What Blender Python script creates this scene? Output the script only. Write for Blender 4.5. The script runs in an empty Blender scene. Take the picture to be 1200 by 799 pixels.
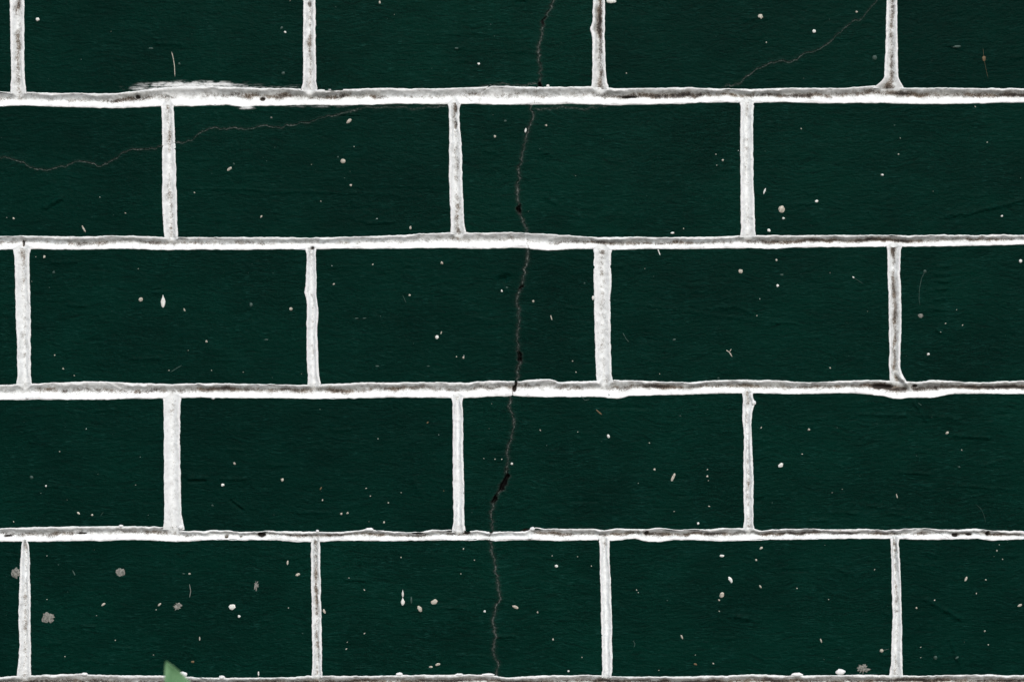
import bpy, bmesh, math, random
import numpy as np
from mathutils import Vector

sc = bpy.context.scene
R = math.radians
# ------------------------------------------------------------------ camera, sky, sun, exposure
CAM_D = 2.0          # metres from wall face to lens
H0 = 1000.0          # one photo pixel is one millimetre on the wall face; ground lies at row 1000
cam = bpy.data.cameras.new('camera')
cam.sensor_width = 36.0
cam.lens = 36.0 * CAM_D / 1.2
cam.clip_start, cam.clip_end = 0.05, 500
cam.dof.use_dof = True
cam.dof.focus_distance = CAM_D
cam.dof.aperture_fstop = 1.8
camo = bpy.data.objects.new('camera', cam)
sc.collection.objects.link(camo)
camo.location = (0, -CAM_D, (H0 - 399.5) / 1000)
camo.rotation_euler = (R(90), 0, 0)
sc.camera = camo

SUN_EL, SUN_AZ = 38.0, 7.0     # overcast brightness high in front of the wall
world = bpy.data.worlds.new('World'); sc.world = world; world.use_nodes = True
wn = world.node_tree
for n in list(wn.nodes): wn.nodes.remove(n)
sky = wn.nodes.new('ShaderNodeTexSky'); sky.sky_type = 'NISHITA'; sky.sun_disc = False
sky.sun_elevation = R(SUN_EL); sky.sun_rotation = R(180 - SUN_AZ)
sky.dust_density = 4.0; sky.air_density = 1.0; sky.ozone_density = 1.0
bg = wn.nodes.new('ShaderNodeBackground'); bg.inputs['Strength'].default_value = 0.06
wo = wn.nodes.new('ShaderNodeOutputWorld')
wn.links.new(sky.outputs[0], bg.inputs[0]); wn.links.new(bg.outputs[0], wo.inputs[0])
sun = bpy.data.lights.new('sun', 'SUN'); sun.energy = 1.5; sun.angle = R(22); sun.color = (1.0, 0.985, 0.965)
suno = bpy.data.objects.new('sun', sun); sc.collection.objects.link(suno)
sd = Vector((math.sin(R(SUN_AZ)) * math.cos(R(SUN_EL)), -math.cos(R(SUN_AZ)) * math.cos(R(SUN_EL)), math.sin(R(SUN_EL))))
suno.rotation_euler = sd.to_track_quat('Z', 'Y').to_euler()
suno.location = (0.5, -3, 6)
vs = sc.view_settings
vs.view_transform = 'Standard'; vs.look = 'None'; vs.gamma = 1.0; vs.use_curve_mapping = False
vs.exposure = 0.66

# ------------------------------------------------------------------ helpers
rng = random.Random(7)

def hash2(i, j, seed):
    h = (i.astype(np.int64) * 374761393 + j.astype(np.int64) * 668265263 + seed * 974711) & 0x7fffffff
    h = ((h ^ (h >> 13)) * 1274126177) & 0x7fffffff
    return ((h ^ (h >> 16)) & 0xffffff) / float(0xffffff)

def vnoise(x, y, seed=0):
    """smooth value noise in -1..1"""
    x = np.asarray(x, float); y = np.asarray(y, float)
    i = np.floor(x); j = np.floor(y); fx = x - i; fy = y - j
    fx = fx * fx * fx * (fx * (fx * 6 - 15) + 10); fy = fy * fy * fy * (fy * (fy * 6 - 15) + 10)
    a = hash2(i, j, seed); b = hash2(i + 1, j, seed); c = hash2(i, j + 1, seed); d = hash2(i + 1, j + 1, seed)
    return ((a * (1 - fx) + b * fx) * (1 - fy) + (c * (1 - fx) + d * fx) * fy) * 2 - 1

def xyz(px, py, d):
    """photo row/column on the wall (mm) and depth into the wall (mm) -> metres"""
    px, py, d = np.broadcast_arrays(np.asarray(px, float), np.asarray(py, float), np.asarray(d, float))
    return np.stack([(px - 600.0) / 1000, d / 1000, (H0 - py) / 1000], -1)

def mesh_from(name, V, F, mat, attrs=None, smooth=True):
    me = bpy.data.meshes.new(name)
    V = np.ascontiguousarray(V, np.float32); F = np.ascontiguousarray(F, np.int32)
    n = F.shape[1]
    me.vertices.add(len(V)); me.vertices.foreach_set('co', V.ravel())
    me.loops.add(F.size); me.loops.foreach_set('vertex_index', F.ravel())
    me.polygons.add(len(F)); me.polygons.foreach_set('loop_start', np.arange(0, F.size, n, dtype=np.int32))
    me.polygons.foreach_set('use_smooth', np.full(len(F), smooth))
    me.update(calc_edges=True)
    for k, a in (attrs or {}).items():
        at = me.attributes.new(k, 'FLOAT', 'POINT'); at.data.foreach_set('value', np.ascontiguousarray(a, np.float32))
    me.materials.append(mat)
    return me

def link(name, me, parent=None, loc=None):
    o = bpy.data.objects.new(name, me); sc.collection.objects.link(o)
    if loc is not None: o.location = loc
    if parent is not None: o.parent = parent
    return o

def grid_faces(nr, nc, flip=False):
    r, c = np.meshgrid(np.arange(nr - 1), np.arange(nc - 1), indexing='ij')
    a = (r * nc + c).ravel(); f = np.stack([a, a + nc, a + nc + 1, a + 1], -1)
    return f[:, ::-1] if flip else f

def tag(o, label=None, cat=None, group=None, kind=None):
    for k, v in (('label', label), ('category', cat), ('group', group), ('kind', kind)):
        if v: o[k] = v

# ------------------------------------------------------------------ materials
class NT:
    def __init__(s, name):
        s.m = bpy.data.materials.new(name); s.m.use_nodes = True; s.t = s.m.node_tree
        for n in list(s.t.nodes): s.t.nodes.remove(n)
        s.out = s.n('ShaderNodeOutputMaterial'); s.b = s.n('ShaderNodeBsdfPrincipled'); s.l(s.b.outputs[0], s.out.inputs[0])
        s.geo = s.n('ShaderNodeNewGeometry')
    def n(s, t): return s.t.nodes.new(t)
    def l(s, a, b): s.t.links.new(a, b)
    def put(s, sock, v):
        if hasattr(v, 'is_linked'): s.l(v, sock)
        else: sock.default_value = v
    def vec(s, sx, sy, sz):
        m = s.n('ShaderNodeVectorMath'); m.operation = 'MULTIPLY'; s.l(s.geo.outputs['Position'], m.inputs[0]); m.inputs[1].default_value = (sx, sy, sz)
        return m.outputs[0]
    def noise(s, scale=(1, 1, 1), detail=2, rough=0.5, dist=0.0, warp=None):
        v = s.vec(*scale)
        if warp is not None:
            a = s.n('ShaderNodeVectorMath'); a.operation = 'ADD'; s.l(v, a.inputs[0]); cb = s.n('ShaderNodeCombineXYZ'); s.l(warp, cb.inputs[2]); s.l(cb.outputs[0], a.inputs[1]); v = a.outputs[0]
        n = s.n('ShaderNodeTexNoise'); s.l(v, n.inputs['Vector']); n.inputs['Scale'].default_value = 1
        n.inputs['Detail'].default_value = detail; n.inputs['Roughness'].default_value = rough; n.inputs['Distortion'].default_value = dist
        return n.outputs['Fac']
    def math(s, op, a, b=0.0, c=0.0, clamp=False):
        m = s.n('ShaderNodeMath'); m.operation = op; m.use_clamp = clamp
        for i, v in enumerate((a, b, c)): s.put(m.inputs[i], v)
        return m.outputs[0]
    def ramp(s, v, a, b, lo=0.0, hi=1.0):
        m = s.n('ShaderNodeMapRange'); m.interpolation_type = 'SMOOTHSTEP'
        s.put(m.inputs['Value'], v); m.inputs['From Min'].default_value = a; m.inputs['From Max'].default_value = b
        m.inputs['To Min'].default_value = lo; m.inputs['To Max'].default_value = hi
        return m.outputs[0]
    def mix(s, f, a, b):
        m = s.n('ShaderNodeMix'); m.data_type = 'RGBA'; s.put(m.inputs[0], f)
        for i, v in ((6, a), (7, b)):
            s.put(m.inputs[i], v if hasattr(v, 'is_linked') else tuple(v) + (1,))
        return m.outputs[2]
    def attr(s, name):
        a = s.n('ShaderNodeAttribute'); a.attribute_name = name; return a.outputs['Fac']
    def bump(s, h, strength, dist, prev=None):
        b = s.n('ShaderNodeBump'); b.inputs['Strength'].default_value = strength; b.inputs['Distance'].default_value = dist
        s.l(h, b.inputs['Height'])
        if prev is not None: s.l(prev, b.inputs['Normal'])
        return b.outputs[0]
    def fin(s, col, rough, normal=None, spec=0.5):
        s.put(s.b.inputs['Base Color'], col if hasattr(col, 'is_linked') else tuple(col) + (1,))
        s.put(s.b.inputs['Roughness'], rough)
        s.put(s.b.inputs['Specular IOR Level'], spec)
        if normal is not None: s.l(normal, s.b.inputs['Normal'])
        return s.m

def green_paint():
    t = NT('dark_green_gloss_paint')
    big = t.noise((7, 7, 11), 3, .6)
    oi = t.n('ShaderNodeObjectInfo')
    wv = t.math('ADD', t.math('MULTIPLY', t.noise((14, 14, 18), 2, .5), 16.0), t.math('MULTIPLY', oi.outputs['Random'], 90.0))
    streak = t.noise((30, 30, 430), 4, .62, warp=wv)
    fine = t.noise((130, 130, 950), 3, .6, warp=wv)
    patch = t.noise((24, 24, 40), 3, .6)
    streak_patch = t.noise((17, 17, 26), 4, .65)
    grain = t.noise((1100, 1100, 1300), 2, .6)
    lump = t.noise((160, 160, 300), 3, .6)
    c = t.mix(t.ramp(big, .3, .7), (.0001, .0112, .0078), (.0002, .0200, .0134))
    c = t.mix(t.math('MULTIPLY', t.ramp(streak, .48, .75), t.ramp(streak_patch, .35, .65, .15, .95)), c, (.0022, .030, .0235))  # brush streaks, their faint glints put into the colour
    c = t.mix(t.ramp(fine, .58, .82, 0, .5), c, (.006, .040, .034))
    c = t.mix(t.ramp(streak, .5, .28, 0, .8), c, (.0003, .006, .0045))
    c = t.mix(t.ramp(lump, .56, .74, 0, .45), c, (.006, .034, .030))
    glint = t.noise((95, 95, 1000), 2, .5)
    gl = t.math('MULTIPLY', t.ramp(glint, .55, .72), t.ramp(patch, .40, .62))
    c = t.mix(t.math('MULTIPLY', gl, .7), c, (.010, .062, .052))  # sparse glints painted on as lighter teal
    c = t.mix(t.ramp(grain, .5, .75, 0, .65), c, (.005, .044, .034))
    c = t.mix(t.ramp(grain, .5, .28, 0, .7), c, (.0002, .006, .0045))
    c = t.mix(t.math('MULTIPLY', oi.outputs['Random'], .55), c, (.0001, .0095, .0078))
    # dust lying in the cracks and white paint brushed past the joints
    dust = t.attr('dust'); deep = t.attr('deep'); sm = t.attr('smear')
    dn = t.noise((500, 500, 500), 3, .7)
    dcol = t.mix(t.ramp(dn, .38, .72), (.028, .036, .034), (.165, .19, .18))
    c = t.mix(t.math('MULTIPLY', dust, t.ramp(dn, .25, .6, .35, 1.0), clamp=True), c, dcol)
    c = t.mix(deep, c, (.006, .006, .006))  # holes, wide gaps and one crack edge darkened in the colour
    sn = t.noise((38, 38, 800), 5, .75)
    rag = t.noise((70, 70, 190), 4, .65)
    sf = t.ramp(t.math('ADD', t.math('MULTIPLY', sm, t.ramp(rag, .3, .6, .45, 1.15)), t.math('MULTIPLY', t.math('SUBTRACT', sn, .5), .9)), .3, .95)
    sf = t.math('MULTIPLY', sf, t.ramp(sm, .02, .15), clamp=True)
    c = t.mix(sf, c, (.70, .74, .77))
    n = t.bump(streak, .8, .0007)
    n = t.bump(fine, .6, .0004, n)
    n = t.bump(glint, .6, .0005, n)
    n = t.bump(lump, .8, .0016, n)
    n = t.bump(grain, .5, .00016, n)
    rg = t.ramp(lump, .3, .7, .42, .58)
    return t.fin(c, rg, n, .02)

def white_paint():
    t = NT('white_joint_paint')
    fine = t.noise((900, 900, 900), 3, .65)
    mid = t.noise((170, 170, 170), 4, .65)
    soft = t.noise((38, 38, 38), 3, .6)
    dirt = t.attr('dirt'); film = t.attr('film')
    c = t.mix(t.ramp(mid, .38, .70, 0, .6), (.75, .795, .825), (.62, .655, .68))
    c = t.mix(t.ramp(fine, .60, .80, 0, .3), c, (.42, .43, .43))
    # thin grey film: grime and upper-flank shade put into the colour, then grit
    ff = t.math('ADD', film, t.math('MULTIPLY', t.math('SUBTRACT', mid, .5), 1.1))
    c = t.mix(t.math('MULTIPLY', t.ramp(ff, .1, .9), .8), c, (.255, .26, .245))
    g = t.math('ADD', t.math('MULTIPLY', t.math('SUBTRACT', fine, .5), 2.4), t.math('MULTIPLY', t.math('SUBTRACT', mid, .5), 1.3))
    g = t.math('ADD', t.math('ADD', g, dirt), t.math('MULTIPLY', t.math('SUBTRACT', soft, .5), .5))
    brown = t.mix(t.ramp(soft, .4, .65), (.08, .066, .056), (.15, .11, .075))
    c = t.mix(t.ramp(g, .3, .85, 0, .92), c, brown)
    c = t.mix(t.ramp(g, .78, 1.2, 0, .92), c, (.016, .014, .014))
    n = t.bump(mid, .4, .0006)
    n = t.bump(fine, .5, .00022, n)
    return t.fin(c, .55, n, .25)

def speck_mat(name, a, b):
    t = NT(name); nz = t.noise((420, 420, 420), 3, .6)
    return t.fin(t.mix(t.ramp(nz, .35, .65), a, b), .55, t.bump(nz, .4, .0004), .3)

M_GREEN = green_paint()
M_WHITE = white_paint()
M_SPECK = {'w': speck_mat('white_paint_drop', (.72, .75, .74), (.55, .58, .56)),
           'c': speck_mat('cream_paint_drop', (.50, .485, .43), (.30, .29, .25)),
           'g': speck_mat('grey_mud_splash', (.25, .255, .24), (.09, .10, .092)),
           'd': speck_mat('faded_teal_fleck', (.045, .085, .075), (.018, .045, .038)),
           'b': speck_mat('brown_fleck', (.14, .10, .055), (.08, .055, .03))}
def core_mat():
    t = NT('grey_cement_core'); nz = t.noise((60, 60, 60), 5, .6)
    return t.fin(t.mix(nz, (.20, .19, .18), (.34, .33, .31)), .9, t.bump(nz, .5, .002), .2)
M_CORE = core_mat()
def soil_mat():
    t = NT('damp_soil'); a = t.noise((4, 4, 4), 6, .65); b = t.noise((90, 90, 90), 4, .7)
    c = t.mix(t.ramp(a, .35, .65), (.055, .043, .032), (.10, .082, .062))
    return t.fin(t.mix(t.ramp(b, .5, .75, 0, .6), c, (.16, .145, .12)), .95, t.bump(b, .8, .012), .2)
M_SOIL = soil_mat()
def leaf_mat():
    t = NT('pale_green_leaf'); a = t.noise((300, 300, 60), 4, .6)
    m = t.fin(t.mix(t.ramp(a, .35, .7), (.085, .20, .095), (.125, .265, .135)), .55, t.bump(a, .3, .0006), .35)
    t.b.inputs['Subsurface Weight'].default_value = 0.0
    return m
M_LEAF = leaf_mat()
def stem_mat():
    t = NT('green_stem'); a = t.noise((200, 200, 40), 3, .6)
    return t.fin(t.mix(a, (.07, .12, .05), (.12, .13, .06)), .6, None, .3)
M_STEM = stem_mat()

# ------------------------------------------------------------------ joints as read off the wall
def P(s): return np.array([[float(v) for v in p.split(':')] for p in s.split()])
BED = {1: (P("0:108 29:108 67:109 107:109.5 135:109.5 160:106.5 187:103 213:102 240:102 267:102.3 293:103 320:103.5 340:103.7 353:104.5 373:105.3 400:104.8 440:103.5 480:104 520:103.5 547:102.7 580:100.8 600:101.5 633:101.9 667:101.9 693:101.3 720:103.5 747:103.5 773:103 800:102.4 827:103.5 853:104 880:104.3 907:103.5 933:102.7 960:103.5 987:103.5 1013:101.3 1030:100 1060:102.7 1087:103.5 1120:103 1150:103.5 1200:103.5"),
            P("0:125.3 27:124 53:125.3 80:126 107:126.4 133:127.5 160:126.4 187:125 213:125 240:124.3 267:123.5 288:126.7 300:124.8 340:124 367:123.5 400:124.3 427:123.5 453:122.7 480:122.1 510:122.7 547:122.1 580:123.2 620:123 640:123.2 667:122.1 693:122.7 720:124 747:123.2 773:122.7 800:122.1 827:120.5 853:120.5 880:121.3 920:120 960:121.3 1000:121.3 1040:121.3 1053:122.1 1080:122.7 1120:122.1 1160:121.3 1200:120.5")),
       2: (P("0:276.8 33:276 67:276.8 100:277.3 133:276 167:276.5 200:278.1 240:278.1 280:277.9 333:277.9 360:278.7 387:277.9 427:277.1 467:275.5 493:273.9 530:272.5 567:272.5 600:272 620:273.3 640:274.1 667:276 700:277.9 720:277.9 740:277.1 767:278.1 800:277.9 840:277.6 867:276 890:275.7 920:276 960:275.7 1000:275.7 1030:274.9 1060:276 1100:275.2 1140:275.7 1170:274.7 1200:275.2"),
            P("0:292.8 27:292.5 53:292.3 80:292.8 107:292.8 133:291.7 160:292.3 187:293.3 213:293.3 240:292.8 280:293.3 320:292.5 340:292.3 360:292.8 400:291.7 440:292 480:291.5 520:290.9 560:292 600:290.9 613:291.2 640:293.9 667:292.3 693:292.3 720:293.3 760:291.7 800:292.3 840:291.7 880:291.2 906:292.2 933:290.4 973:289.9 1013:289.9 1040:289.6 1080:289.3 1120:288.8 1160:288 1200:286.7")),
       3: (P("0:451.5 20:449.9 40:449.3 67:448 93:447.2 120:446.7 147:448 173:449.1 200:449.9 227:449.1 267:449.1 320:450.1 340:450.7 375:450.1 400:449.3 427:448 467:448 507:447.5 545:448.3 560:446.7 580:445.9 598:446.4 607:446.6 620:445.2 640:443.6 648:444.4 653:447.5 700:445.9 720:445.3 747:445.9 780:446.9 807:448 830:445.9 867:444.8 907:445.3 947:448 973:446.7 1000:445.3 1027:445.3 1073:447.5 1093:445.3 1120:446.7 1147:448 1173:446.7 1200:445.9"),
            P("0:468.8 40:468.5 80:468.5 120:468.3 147:467.5 187:467.2 213:466.7 240:465.9 267:466.7 300:466.7 340:466.9 367:467.7 400:467.2 430:466.7 460:465.9 500:465.9 533:466.7 560:465.9 580:464.5 600:464 620:465.3 640:465.3 680:465.3 707:465.3 722:467.5 728:467.5 736:464 760:463.5 800:462.7 840:461.3 880:460.8 907:461.3 933:462.1 960:461.3 1000:460.8 1033:463.5 1045:466.8 1055:467.7 1064:466.2 1075:466.1 1093:466.4 1107:463.5 1120:461.3 1160:461.6 1200:461.9")),
       4: (P("0:618.5 40:617.2 67:616.7 107:616.1 140:615.9 160:616.1 187:616.9 202:618 213:621.6 240:622 260:620.9 280:622.6 300:623 313:621.5 333:622.3 360:622.5 400:622.8 420:621.2 430:619.3 440:621.2 473:622.8 493:623.3 507:620.1 533:621.2 545:622 560:621.5 575:622.8 600:622.3 618:622.3 623:619 626:617.5 640:619.3 667:619.3 693:618.5 708:620.7 720:619.1 740:619.1 757:620.1 773:617.7 793:620.7 807:619.6 833:620.1 847:618 880:618.2 893:621.7 907:619.8 947:619.1 973:620.1 1005:619.3 1040:620.7 1060:619.1 1080:618.5 1100:620.1 1120:620.7 1140:618.8 1160:621.2 1200:622"),
            P("0:634.5 27:634.5 60:634.5 100:633.5 120:634 147:632.7 173:632.9 200:634.5 227:634.5 240:632.9 267:632.7 293:633.2 320:632.9 330:633.5 347:635.3 373:635 400:633.5 433:634 460:634 500:633.2 533:632.9 550:633.5 572:632.1 580:634.5 600:633 613:632.8 627:632.7 660:634 680:632.7 700:632.7 720:633.5 745:630.8 755:634 773:635.3 790:632.7 820:632.9 845:634.5 870:633.5 907:632.2 940:632.3 973:631.3 1000:630.8 1040:631.3 1060:631.9 1093:632.4 1120:631.9 1147:631.3 1160:633.5 1200:631.9")),
       5: (P("0:792.7 20:791.3 60:790 95:788.7 110:790 147:790.8 187:790.8 208:791.5 240:793.5 280:793.5 320:793.5 340:792.7 367:791.3 400:791.3 440:791.3 460:790.6 500:790.3 540:790 573:790 593:793.5 610:792.7 620:791.3 660:790.8 693:790.5 720:791.9 760:792.1 800:791.9 850:791.3 880:789.4 900:790 920:790.8 960:790.8 1010:790 1040:790.8 1080:791.3 1120:790.3 1147:790 1173:790.8 1200:790.3"),
            P("0:809.5 200:808.5 400:809 600:808 800:809 1000:808 1200:808.5"))}
PITCH_Y = 168.0
def extra_bed(c, k):
    xs = np.arange(-1400, 2700, 60.0)
    return (np.stack([xs, c - 8.3 + 1.2 * vnoise(xs / 90, xs * 0 + k, 11)], -1), np.stack([xs, c + 8.3 + 1.0 * vnoise(xs / 70, xs * 0 + k, 12)], -1))
BED[0] = extra_bed(-55.5, 0)
for k in range(1, 5): BED[-k] = extra_bed(-55.5 - PITCH_Y * k, -k)
BED[6] = extra_bed(968.5, 6)
# head joints of each course: rows of (left edge, right edge) by height; course r lies between bed r and bed r+1
H = {0: [("-40:11.5 0:11.2 53:12 95:13 105:12", "-40:28 0:28.5 60:28.7 95:29.3 105:31"),
         ("-40:355.8 0:355.5 60:354.9 96:354.7 104:353", "-40:369.5 0:369.9 60:370 96:370.7 104:372"),
         ("-40:694.8 0:694.7 26:694 33:691.2 40:693 50:693.9 92:693.9 103:692", "-40:709 0:709.3 40:708.8 80:709.9 95:711 103:714"),
         ("-40:1039 0:1038.7 60:1037.3 92:1035.6 98:1030 103:1022", "-40:1051 0:1051.5 50:1052 90:1052.8 97:1056 103:1060")],
     1: [("120:188 128:189.3 160:189.9 213:189.9 240:189.9 264:191.5 277:192.5", "120:205 128:203.5 150:204.8 180:205.9 213:206.7 250:207.5 277:209"),
         ("120:523 125:526.1 160:526.1 213:526.1 240:527.2 262:528.4 273:527.5", "120:541 126:538.1 150:539.2 168:541 190:541.8 213:542.1 240:543.2 262:544.2 273:546.5"),
         ("120:866 124:867.5 160:867.5 213:867.5 268:868 276:867", "118:885.5 128:882.7 160:882.9 213:883.2 250:884.5 268:884.8 276:886")],
     2: [("290:14.5 300:16.6 310:17.3 330:17.3 380:18.7 413:20 440:20.5 450:19", "290:37 297:35 320:34.7 360:36 413:36 440:36.3 450:38"),
         ("290:357 297:359.2 320:358.7 335:358 343:356.5 350:358.6 357:359.2 413:359.2 440:360.4 450:360", "290:372 296:370 330:371.5 345:370.7 363:373.3 390:372 413:373 440:374 450:376"),
         ("290:693.5 297:696 310:695.5 360:696 413:697.3 432:698 447:699.4", "290:718 297:716 330:716.8 350:715.2 413:716 440:717 447:719"),
         ("287:1038 295:1040 320:1040 355:1041.3 413:1041.9 430:1041.3 442:1042.6 449:1042.5", "287:1058 295:1055.7 315:1054.7 360:1056.8 413:1055.5 432:1055.5 440:1058 449:1064")],
     3: [("464:190 471:191.5 520:192 560:192 605:192.5 618:191", "464:213 471:211.2 520:211.2 560:212 600:212.5 612:214.5 622:217"),
         ("463:527 470:529.9 510:530.4 560:530.4 612:531.3 622:529.5", "463:545 470:542.1 500:543.2 525:542.7 560:544 612:544.3 622:546"),
         ("460:869 466:870.4 490:869.9 515:871.5 560:870.9 610:872 620:870.5", "460:883 465:881.5 468:883.5 472:885.5 476:884.5 481:881.9 500:880.5 530:882.1 560:883.5 612:882.7 621:885")],
     4: [("631:26.5 640:24.5 660:23.5 690:22.4 720:21.3 755:22.7 780:20.7 791:19", "631:31.5 640:34.7 665:35.2 700:35.7 740:36 770:36.3 791:36.5"),
         ("632:364.8 645:364 700:364.8 750:365.6 780:366.1 792:364.5", "632:375.5 660:375.2 700:376.3 740:377.1 780:377.3 792:378"),
         ("631:701.5 640:702.4 690:703.5 740:704.5 780:705.6 791:705", "631:714.5 660:714.7 690:716.3 733:717.3 775:717.7 791:717"),
         ("629:1043.5 645:1044 690:1044.8 720:1045.9 760:1044.5 780:1043.6 791:1042", "629:1054 640:1053.5 670:1055.5 700:1056 740:1057.3 770:1057.6 791:1058")]}
# how dirty each joint is along its run (0 clean .. 1 black)
BED_DIRT = {1: P("0:.45 60:.35 110:.55 160:.8 190:.5 215:.3 300:.65 340:.75 440:.7 470:.35 560:.4 640:.55 690:.45 710:.75 800:.9 850:.7 900:.65 930:.85 1000:.75 1100:.85 1200:.9"),
            2: P("0:.45 60:.4 90:.7 200:.65 240:.45 320:.4 420:.35 500:.4 530:.55 640:.45 690:.7 730:.8 780:.55 850:.5 900:.85 1010:.9 1060:.8 1130:.7 1200:.6"),
            3: P("0:.35 40:.5 150:.5 200:.65 260:.85 320:.65 420:.75 500:.6 600:.65 650:.5 720:.55 760:.9 800:.9 840:.75 900:.75 1000:.75 1040:1.1 1065:.9 1110:.95 1200:1.05"),
            4: P("0:.45 60:.7 90:.45 180:.6 230:.4 320:.6 400:.75 470:.7 540:.7 560:.4 610:.2 630:.65 700:.7 770:.75 830:.8 1000:.85 1060:.6 1110:.5 1160:.8 1200:.7"),
            5: P("0:.8 1200:.95")}
HEAD_DIRT = {(0, 0): .55, (0, 1): .6, (0, 2): 1.05, (0, 3): .75, (1, 0): .45, (1, 1): .45, (1, 2): .3, (2, 0): .3, (2, 1): .3, (2, 2): .4, (2, 3): .75,
             (3, 0): .25, (3, 1): .15, (3, 2): .4, (4, 0): .45, (4, 1): .6, (4, 2): .12, (4, 3): .5}
HEADS = {}
for r in H:
    L = [(P(a), P(b), HEAD_DIRT[(r, k)]) for k, (a, b) in enumerate(H[r])]
    y0, y1 = L[0][0][0, 0], L[0][0][-1, 0]
    step = 341.5
    lx = (L[0][0][:, 1].mean() + L[0][1][:, 1].mean()) / 2; rx = (L[-1][0][:, 1].mean() + L[-1][1][:, 1].mean()) / 2
    def ex(c, y0=y0, y1=y1): return (np.array([[y0, c - 8.], [y1, c - 8.]]), np.array([[y0, c + 8.], [y1, c + 8.]]), .4)
    left = [ex(lx - step * k) for k in range(4, 0, -1)]; right = [ex(rx + step * k) for k in range(1, 5)]
    HEADS[r] = [left + L + right, 4, 4 + len(L)]
for r in (-1, -2, -3, -4, 5):
    c0 = 20 if r % 2 == 0 else 199
    y0, y1 = -55.5 + PITCH_Y * r, -55.5 + PITCH_Y * (r + 1)
    if r == 5: y0, y1 = 801, 968
    HEADS[r] = [[(np.array([[y0, c - 8.], [y1, c - 8.]]), np.array([[y0, c + 8.], [y1, c + 8.]]), .4) for c in [c0 + 341.5 * k for k in range(-4, 8 - (r % 2))]], 99, 99]

def smooth_i(t, a):
    """softly rounded interpolation of the read-off points"""
    v = np.interp(t, a[:, 0], a[:, 1])
    return .5 * v + .25 * (np.interp(t - 3, a[:, 0], a[:, 1]) + np.interp(t + 3, a[:, 0], a[:, 1]))
def bed_e(b, x, s): return smooth_i(np.asarray(x, float), BED[b][s])
def head_e(r, k, y, s): return smooth_i(np.asarray(y, float), HEADS[r][0][k][s])

# ------------------------------------------------------------------ relief of the painted faces
RIDGE = [  # x1 y1 x2 y2 half-width height(mm, + proud, - sunk): scars, ridges and brush lumps in the paint
    (53, 243, 71, 232, 3.0, .9), (54, 247, 72, 236, 1.4, -.7), (1110, 252, 1135, 250, 2.5, .8), (1135, 250, 1165, 243, 2, .8), (1165, 243, 1198, 234, 2, .7),
    (1008, 485, 1062, 487, 1.5, .7), (1072, 486, 1125, 491, 1.5, .6), (1072, 472, 1086, 494, 1.6, .8), (1118, 510, 1160, 513, 1.6, .9), (1055, 553, 1092, 556, 1.5, .8),
    (1085, 702, 1110, 716, 2.2, .8), (1110, 716, 1124, 724, 2.8, 1.0), (1113, 748, 1122, 772, 2.0, .7), (1122, 772, 1128, 785, 2, .7), (1092, 760, 1098, 772, 3, .6),
    (1098, 312, 1110, 312, 1.4, .8), (1096, 321, 1112, 321, 1.4, .9), (1097, 329, 1111, 330, 1.4, .9), (1098, 339, 1110, 338, 1.3, .8), (1095, 351, 1108, 350, 1.4, .8), (1094, 362, 1106, 363, 1.4, .7), (1098, 387, 1104, 391, 2.0, .7),
    (222, 560, 241, 560, 2.8, .9), (222, 564, 240, 564, 1.4, -.8), (258, 561, 288, 561, 1.3, .8), (271, 587, 284, 598, 2.0, -.9), (272, 586, 286, 596, 1.3, .7),
    (862, 722, 878, 724, 2.4, 1.1), (485, 563, 490, 575, 3, .6), (586, 328, 596, 326, 4, -1.4), (590, 336, 594, 340, 2, .8), (640, 232, 652, 238, 2.5, .5),
    (888, 587, 893, 585, 2.2, -.9), (1112, 53, 1126, 56, 2.0, .7), (536, 57, 544, 56, 2, .5), (606, 2, 614, 2, 2.5, -1.0), (605, 61, 616, 60, 2.2, .6), (634, 176, 645, 182, 2.6, .6),
    (669, 587, 700, 587, 1.3, -.7), (1018, 248, 1026, 256, 2, .5), (1087, 647, 1096, 651, 2.5, .6), (1034, 714, 1040, 720, 2, .7), (985, 667, 992, 673, 3, .5), (700, 477, 760, 478, 1.5, -.4),
    (230, 221, 300, 222, 1.3, .5), (300, 223, 340, 225, 1.3, .5), (340, 224, 470, 228, 1.2, .4), (440, 217, 520, 219, 1.2, .4), (860, 358, 880, 366, 1.5, .4), (1040, 600, 1064, 606, 2, .5),
    (885, 515, 905, 518, 2, .4), (1000, 590, 1060, 598, 1.6, .5), (1118, 568, 1190, 574, 1.4, .5), (1150, 545, 1185, 538, 1.6, .5), (700, 350, 790, 362, 1.1, .35), (790, 362, 880, 376, 1.1, .35)]
for _ in range(150):   # more brush lumps all over
    x, y = rng.uniform(-20, 1220), rng.uniform(-20, 820); l = rng.uniform(5, 34)
    RIDGE.append((x, y, x + l, y + rng.uniform(-1.5, 1.5), rng.uniform(.9, 1.8), rng.choice((.35, .45, .6, -.4))))
RIDGE = np.array(RIDGE); RIDGE[:, 5] *= 1.7

def seg_dist(x, y, x1, y1, x2, y2):
    dx, dy = x2 - x1, y2 - y1; L = dx * dx + dy * dy + 1e-9
    t = np.clip(((x - x1) * dx + (y - y1) * dy) / L, 0, 1)
    return np.hypot(x - x1 - t * dx, y - y1 - t * dy)

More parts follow.
